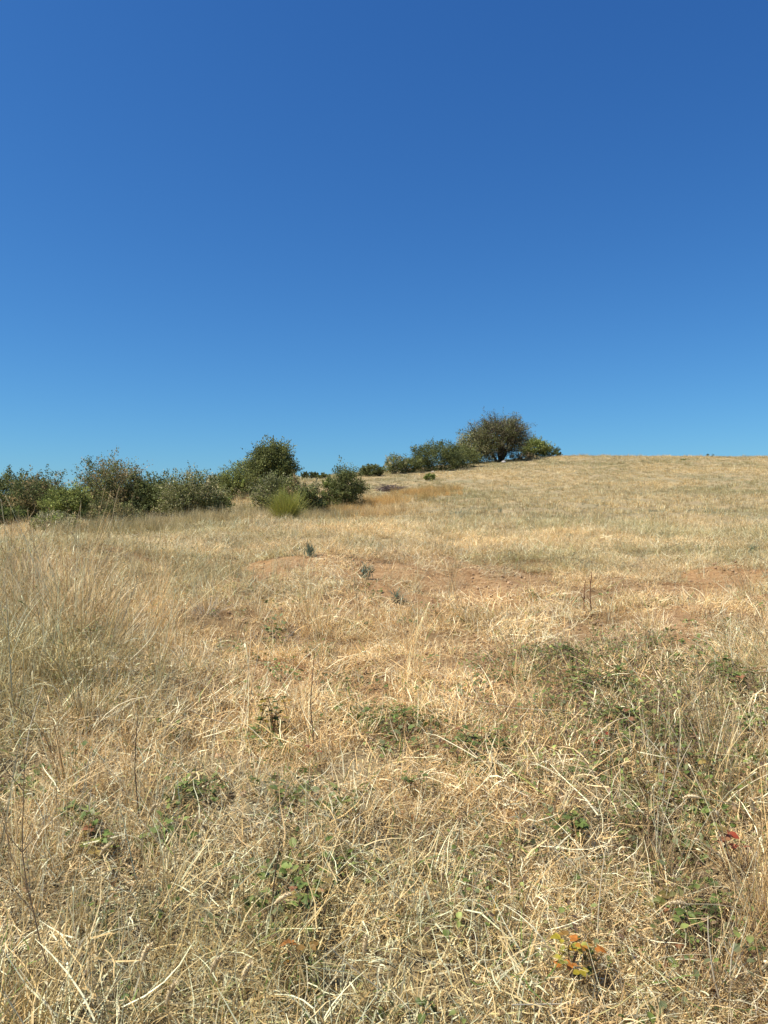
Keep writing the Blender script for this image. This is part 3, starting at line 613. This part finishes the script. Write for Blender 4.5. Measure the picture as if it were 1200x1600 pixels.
# ------------------------------------------------------------------ single plants in the foreground
BR_GREEN = np.array([(0.11, 0.16, 0.035), (0.14, 0.19, 0.045), (0.085, 0.12, 0.03), (0.20, 0.22, 0.06)])
BR_OLD = np.array([(0.20, 0.17, 0.05), (0.26, 0.19, 0.06), (0.15, 0.14, 0.05), (0.28, 0.13, 0.06)])
BR_YEL = np.array([(0.52, 0.36, 0.05), (0.45, 0.33, 0.06), (0.55, 0.30, 0.05), (0.36, 0.30, 0.07)])
BR_RED = np.array([(0.50, 0.10, 0.05), (0.42, 0.11, 0.05), (0.55, 0.16, 0.08), (0.30, 0.10, 0.05)])
def bramble(label, px, py, R, pal, ncane=5, nleaf=7, L=0.035, h=0.12, pal2=None, mix2=.2, group='leafy bramble sprigs in the dry grass', name='bramble'):
    """arching canes with leaves in threes"""
    b = at(px, py); root = thing(name, label, 'bramble', tuple(b), group); st = MB(); lf = MB()
    for c in range(ncane):
        a = U(0, 6.28); Lc = R * U(.6, 1.2); t = np.linspace(0, 1, 8)
        P = np.c_[np.cos(a + .4 * t) * Lc * t, np.sin(a + .4 * t) * Lc * t, h * U(.6, 1.3) * np.sin(np.pi * (.1 + .8 * t)) + 0.015]
        lump(st, P, np.linspace(.0022, .0012, 8), (0.22, 0.13, 0.07), 4)
        for k in range(nleaf):
            s = U(.2, 1) * 7; i = int(min(s, 6)); p = P[i] + (P[i + 1] - P[i]) * (s - i)
            da = U(0, 6.28); el = U(.1, .8); dv = np.array([math.cos(da), math.sin(da), el]); tip = p + dv * U(.015, .035)
            lump(st, np.array([p, (p + tip) / 2 + [0, 0, .003], tip]), [.001, .0009, .0008], (0.20, 0.17, 0.06), 3)
            pl = pal2 if (pal2 is not None and U() < mix2) else pal; cc = pick(pl, 1, None, .15)[0]
            nn = np.array([rng.normal(0, .35), rng.normal(0, .35) - .15, 1.0]); l = L * U(.7, 1.25)
            for off, q in ((0, 1.0), (1.25, .8), (-1.25, .8)):
                d2 = np.array([math.cos(da + off), math.sin(da + off), U(-.1, .3)]); leaf(lf, tip, d2, nn, l * q, l * q * U(.6, .75), np.clip(cc * U(.85, 1.15), .01, .9))
    st.build('stem', M_STALK, root); lf.build('leaves', M_WEED, root); return root
def stalk(label, px, py, tx, ty, r=.0022, col=(0.55, 0.43, 0.22), head=None, headcol=(0.66, 0.53, 0.31), side=0, group='single dry stalks', lean_y=0.0, name='dry_stalk', bend=.03):
    """one stem from its foot at (px,py) to a tip seen at (tx,ty), with an optional seed head and side twigs"""
    b = at(px, py); Y = b[1] + lean_y; T = np.array([(tx - 600) / F * Y, Y, CAM_Z + (800 - ty) / F * Y]) - b
    root = thing(name, label, 'stalk', tuple(b), group); mb = MB(); n = 9; t = np.linspace(0, 1, n)[:, None]
    side_v = np.cross(T, [0, 1, 0]); side_v /= np.linalg.norm(side_v) + 1e-9
    P = T * t + side_v * np.linalg.norm(T) * bend * np.sin(np.pi * t) + np.cumsum(rng.normal(0, .004, (n, 3)), 0) * np.linalg.norm(T); P[0] = (0, 0, -.02)
    lump(mb, P, np.linspace(r, r * .55, n), col, 5)
    for s in range(side):
        i = rng.integers(3, n - 1); a = U(0, 6.28); L = np.linalg.norm(T) * U(.1, .25)
        Q = P[i] + np.array([[0, 0, 0], [math.cos(a) * .35 * L, .2 * math.sin(a) * L, .45 * L], [math.cos(a) * .5 * L, .3 * math.sin(a) * L, L]])
        lump(mb, Q, [r * .6, r * .45, r * .3], col, 4)
        if head == 'bud': lump(mb, Q[-1] + np.array([0, 0, 1]) * np.linspace(0, .018, 5)[:, None], np.array([.002, .006, .007, .005, .001]), np.array(col) * .9, 6)
    mb.build('stem', M_STALK, root)
    if head == 'spike':
        hb = MB(); d = (P[-1] - P[-2]) * np.array([1, .1, 1]); d /= np.linalg.norm(d); L = U(.055, .07); m = 15
        q = np.linspace(0, 1, m); sagv = np.array([0, 0, -1.0])
        cen = P[-1] + d * (q * L)[:, None] + sagv * (q ** 2)[:, None] * L * .25
        lump(hb, cen, .0062 * np.sin(np.pi * (.06 + .9 * q)) ** .6 * (1 + .22 * np.cos(np.arange(m) * 2.6)), headcol, 7)
        for s in range(60):                                   # bristles and spikelets
            i = rng.integers(1, m - 1); a = rng.standard_normal(3); a -= d * (a @ d); a /= np.linalg.norm(a); dv = d * 1.2 + a * .8
            p = cen[i] + a * .0045; leaf(hb, p, dv, a, U(.006, .011), .003, np.array(headcol) * U(.8, 1.15))
        hb.build('seed_head', M_STALK, root)
    elif head == 'tuft':
        hb = MB(); d = P[-1] - P[-2]; d /= np.linalg.norm(d)
        for s in range(26):
            a = rng.standard_normal(3); a -= d * (a @ d); a /= np.linalg.norm(a); leaf(hb, P[-1] - d * U(0, .05), d + a * U(.2, .8), a, U(.008, .018), .0035, np.array(headcol) * U(.75, 1.15))
        hb.build('seed_head', M_STALK, root)
    return root
def build_plants():
    B = bramble
    B('leafy green bramble patch, upper left corner of the green right bank', 868, 1040, .28, BR_GREEN, 9, 8, .03, .12)
    B('broad green bramble in the middle of the green right bank', 935, 1085, .35, BR_GREEN, 12, 9, .03, .12, BR_OLD, .25)
    B('green bramble below the broad one with some rusty leaves', 985, 1150, .26, BR_GREEN, 9, 8, .032, .1, BR_OLD, .35)
    B('dark green bramble by the right edge among standing straw', 1150, 1090, .32, BR_GREEN, 10, 8, .034, .16, BR_OLD, .2)
    B('bright green bramble at the right edge below the dark one', 1185, 1165, .22, BR_GREEN * 1.2, 7, 7, .034, .14)
    B('olive bramble tangled in straw right of the red dead leaf tuft', 1070, 1215, .24, BR_GREEN, 8, 7, .032, .12, BR_OLD, .5)
    B('tuft of dead rust red leaves left on the green right bank', 932, 1185, .06, BR_RED * .8, 4, 4, .026, .08)
    B('low fresh green weed in the middle of the slope', 612, 1140, .2, BR_GREEN * 1.1, 7, 8, .024, .08)
    B('ferny green plant left of the bare earth patch', 738, 1195, .16, BR_GREEN, 9, 10, .024, .12, BR_OLD, .3)
    B('tall thin plant with yellowing lower leaves left of the centre', 428, 1165, .07, BR_YEL * .7, 6, 7, .026, .2, BR_GREEN, .55)
    B('small green rosette on the straw below the yellowing plant', 312, 1258, .13, BR_GREEN, 7, 7, .026, .07)
    B('green leaf cluster low on the left in tan grass', 118, 1293, .07, BR_GREEN, 4, 4, .034, .05)
    B('olive weed sprig with one brown leaf on the lower left', 140, 1345, .1, BR_OLD, 5, 5, .034, .09, BR_GREEN, .5)
    B('leafy green sprig at the lower centre left beside pale seed heads', 482, 1470, .1, BR_GREEN, 6, 6, .03, .14, BR_OLD, .25)
    B('orange-brown fading sprig near the bottom left of centre', 450, 1545, .07, BR_YEL * np.array([.55, .45, .7]), 4, 4, .024, .1, BR_GREEN, .35)
    B('yellow-leaved bramble sprig at the bottom edge', 890, 1560, .07, BR_YEL * np.array([.9, 1.05, .8]), 5, 4, .028, .14, BR_YEL * np.array([1, .7, .8]), .3)
    B('bramble sprig with bright red leaves low at the right', 1140, 1370, .10, BR_RED, 3, 2, .034, .14, BR_OLD, .45)
    B('olive leaf clump in the lower right straw left of the dark hollow', 1045, 1465, .13, BR_OLD, 6, 6, .034, .1, BR_GREEN, .55)
    B('dark green weed by the shaded hollow at the lower right', 1115, 1460, .12, BR_GREEN, 6, 6, .03, .1)
    B('single shiny green sprig above the lower right straw', 893, 1325, .05, BR_GREEN * 1.15, 4, 4, .03, .1)
    B('green sprig hiding beside the bare earth at centre right', 640, 1255, .06, BR_GREEN, 4, 4, .024, .1)
    def tussock(label, px, py, R, n, pal, L=(.16, .38), lean=.85):
        b = at(px, py); mb = MB(); r = R * np.sqrt(U(0, 1, n)); a = U(0, 6.28, n)
        blades(mb, np.c_[r * np.cos(a), r * np.sin(a), np.full(n, -.01)], a + rng.normal(0, .5, n), np.abs(rng.normal(lean, .35, n)), rng.normal(.3, .35, n), U(*L, n), U(.002, .0048, n), pick(pal, n), 5, .05)
        o = mb.build('grass_tussock', M_STALK); o.location = b; tag(o, label, 'grass tussock', 'dead grass tussocks on the slope')
    ash = np.array([(0.46, 0.41, 0.32), (0.34, 0.29, 0.22), (0.58, 0.51, 0.37), (0.24, 0.19, 0.14)])
    tussock('pale splayed dead grass tussock in the middle of the slope', 505, 985, .10, 130, PAL_STRAW)
    tussock('greyish dead tussock left of the pale splayed one', 320, 962, .10, 110, ash)
    tussock('flattened grey brown tussock at the edge of the bare earth', 430, 1012, .16, 120, ash * .75, lean=1.15)
    tussock('low grey tussock between the bare earth and the right bank', 835, 1035, .12, 90, ash * .85, lean=1.0)
    tussock('dark grey dead tussock in the shaded hollow below centre', 725, 1365, .07, 90, ash * .7, (.08, .2))
    tussock('brown dead tussock in the lower right hollow', 1010, 1345, .08, 110, np.array([(0.24, 0.16, 0.09), (0.34, 0.24, 0.14), (0.44, 0.33, 0.19)]), (.12, .3), .5)
    # grey-green plants in the middle distance
    gp = np.array([(0.14, 0.19, 0.12), (0.18, 0.23, 0.15), (0.11, 0.15, 0.09), (0.22, 0.25, 0.16)])
    def rosette(label, px, py, h, n, spread):
        b = at(px, py); mb = MB(); a = U(0, 6.28, n)
        blades(mb, np.c_[rng.normal(0, .03, n), rng.normal(0, .03, n), U(0, h * .5, n)], a, np.abs(rng.normal(spread, .35, n)), rng.normal(.1, .3, n), U(.4, 1, n) * h, U(.008, .018, n), pick(gp, n), 3, .05)
        o = mb.build('thistle', M_WEED); o.location = b; tag(o, label, 'thistle', 'grey green thistles on the slope')
    rosette('upright grey green thistle on the pale stubble', 484, 870, .17, 60, .35)
    rosette('low grey green thistle just left of the upright one', 464, 868, .13, 50, .7)
    rosette('sprawling dark green thistle by the bare red earth', 573, 906, .2, 60, 1.0)
    rosette('flat grey green thistle below the sprawling dark one', 622, 942, .16, 70, 1.2)
    rosette('low dark thistle near the right edge of the pale stubble', 1176, 865, .2, 80, .8)
    rosette('tiny grey thistle half way up the field', 782, 803, .22, 50, .8)
    # single stalks
    K = stalk
    DK = (0.10, 0.065, 0.045); BRN = (0.26, 0.14, 0.07)
    K('thin dark upright stalk with red leaves at its foot', 493, 1185, 489, 1020, .003, DK, side=1, lean_y=.0)
    B('few red and olive leaves at the foot of the thin dark stalk', 493, 1192, .05, BR_RED * .7, 3, 2, .02, .05, BR_OLD, .4)
    K('brown bare weed stem with side twigs at the lower left', 90, 1570, 42, 1195, .0022, (.26, .18, .11), side=5, lean_y=-.1, bend=.05)
    K('dark thin stem right of the branching brown weed', 218, 1290, 212, 1120, .0028, DK, lean_y=0)
    K('short dark stalk standing at the bottom left of centre', 427, 1480, 437, 1312, .003, DK, lean_y=0)
    K('reddish brown dock stalk, left of a pair', 914, 968, 913, 906, .008, BRN, 'tuft', BRN, 2)
    K('reddish brown dock stalk, right of a pair, hooked top', 925, 965, 924, 895, .008, BRN, 'tuft', BRN, 2)
    K('long pale stalk leaning right at the left edge', 0, 960, 26, 838, .0035, (.66, .54, .32), lean_y=.2)
    K('pale stalk in front of the straw-tinted shrub, left one', 118, 895, 128, 790, .005, (.6, .48, .27), 'tuft', lean_y=0)
    K('pale stalk in front of the straw-tinted shrub, right one', 165, 895, 186, 755, .005, (.6, .48, .27), 'tuft', lean_y=0)
    K('pale stalk crossing the standing grass above the left slope', 138, 900, 163, 818, .005, (.62, .5, .3), lean_y=0)
    K('drooping panicle stalk rising above the hedge bottom at the left', 70, 900, 42, 795, .006, (.55, .43, .22), 'tuft', side=4, lean_y=0)
    K('bright pale straw leaning right on the left slope', 40, 1190, 68, 1074, .0035, (.72, .62, .42), lean_y=.05)
    K('thin pale straw arched over the left slope', 220, 1010, 195, 925, .003, (.68, .56, .34), lean_y=.1, bend=.1)
    K('upright pale straw in the middle of the left slope', 180, 1110, 182, 1042, .003, (.74, .68, .52), lean_y=0)
    K('small cream seed head among olive sprigs at the lower left', 150, 1420, 158, 1335, .0018, (.6, .48, .27), 'spike', lean_y=-.3, name='seeding_grass_stalk')
    K('bleached seed head over tan grass, right of the green leaf cluster', 235, 1400, 232, 1268, .0018, (.6, .48, .27), 'spike', lean_y=-.3, name='seeding_grass_stalk')
    K('cream seed head bent over beside the short dark stalk', 400, 1500, 432, 1416, .0018, (.6, .48, .27), 'spike', lean_y=-.3, name='seeding_grass_stalk', bend=.12)
    K('pale seed head at the right edge between two red-leaved sprigs', 1195, 1420, 1180, 1268, .0018, (.62, .5, .28), 'spike', lean_y=-.3, name='seeding_grass_stalk')
    K('creamy seed head on a thin stem, left of a close pair', 318, 1600, 332, 1522, .0022, (.6, .48, .27), 'spike', lean_y=-.34, name='seeding_grass_stalk')
    K('creamy seed head on a thin stem, right of a close pair', 368, 1610, 374, 1528, .0022, (.6, .48, .27), 'spike', lean_y=-.34, name='seeding_grass_stalk')
    K('nodding seed head at the bottom centre', 580, 1560, 564, 1492, .0022, (.5, .4, .22), 'spike', lean_y=-.34, name='seeding_grass_stalk')
    K('plump seed head leaning left at the bottom left', 282, 1620, 262, 1565, .0024, (.6, .48, .27), 'spike', lean_y=-.34, name='seeding_grass_stalk')
    K('tall seed head above the bottom left straw', 228, 1620, 224, 1500, .0024, (.62, .5, .28), 'spike', lean_y=-.34, name='seeding_grass_stalk')
    K('long stem bowed left with its seed head over the dark right hollow', 1215, 1460, 1075, 1414, .0022, (.66, .55, .33), 'spike', lean_y=-.34, name='seeding_grass_stalk', bend=-.06)
    K('arched stem with seed head above the right bank', 1190, 1330, 1095, 1248, .0022, (.66, .55, .33), 'spike', lean_y=-.34, name='seeding_grass_stalk', bend=-.12)
    K('straight pale straw standing beside the lower right hollow', 935, 1500, 952, 1318, .0024, (.72, .62, .42), lean_y=-.05)
    K('thick pale straw near the bottom right corner', 1130, 1590, 1105, 1430, .0032, (.74, .66, .48), lean_y=-.05)
    K('forked pale straw near the bottom right corner', 1140, 1560, 1146, 1470, .003, (.74, .66, .48), side=3, lean_y=-.05)
    K('golden bent straw at the lower centre right', 800, 1480, 775, 1400, .0042, (.60, .40, .12), lean_y=-.02, bend=.15)
    K('slanting straw lying across the centre right slope', 905, 1110, 720, 1085, .0032, (.74, .62, .42), lean_y=-.4)
    K('curved pale straw lying left of the yellowing plant', 420, 1132, 300, 1108, .0032, (.74, .64, .44), lean_y=-.35, bend=.06)
    K('fallen pale straw across the bottom right', 960, 1555, 800, 1572, .003, (.74, .64, .44), lean_y=-.32)
    K('long slanting straw crossing the bottom centre', 660, 1590, 520, 1480, .0024, (.66, .56, .36), lean_y=-.05)
    K('fallen straw slanting down right below the centre', 770, 1485, 610, 1395, .0026, (.66, .54, .32), lean_y=.05)
build_plants()
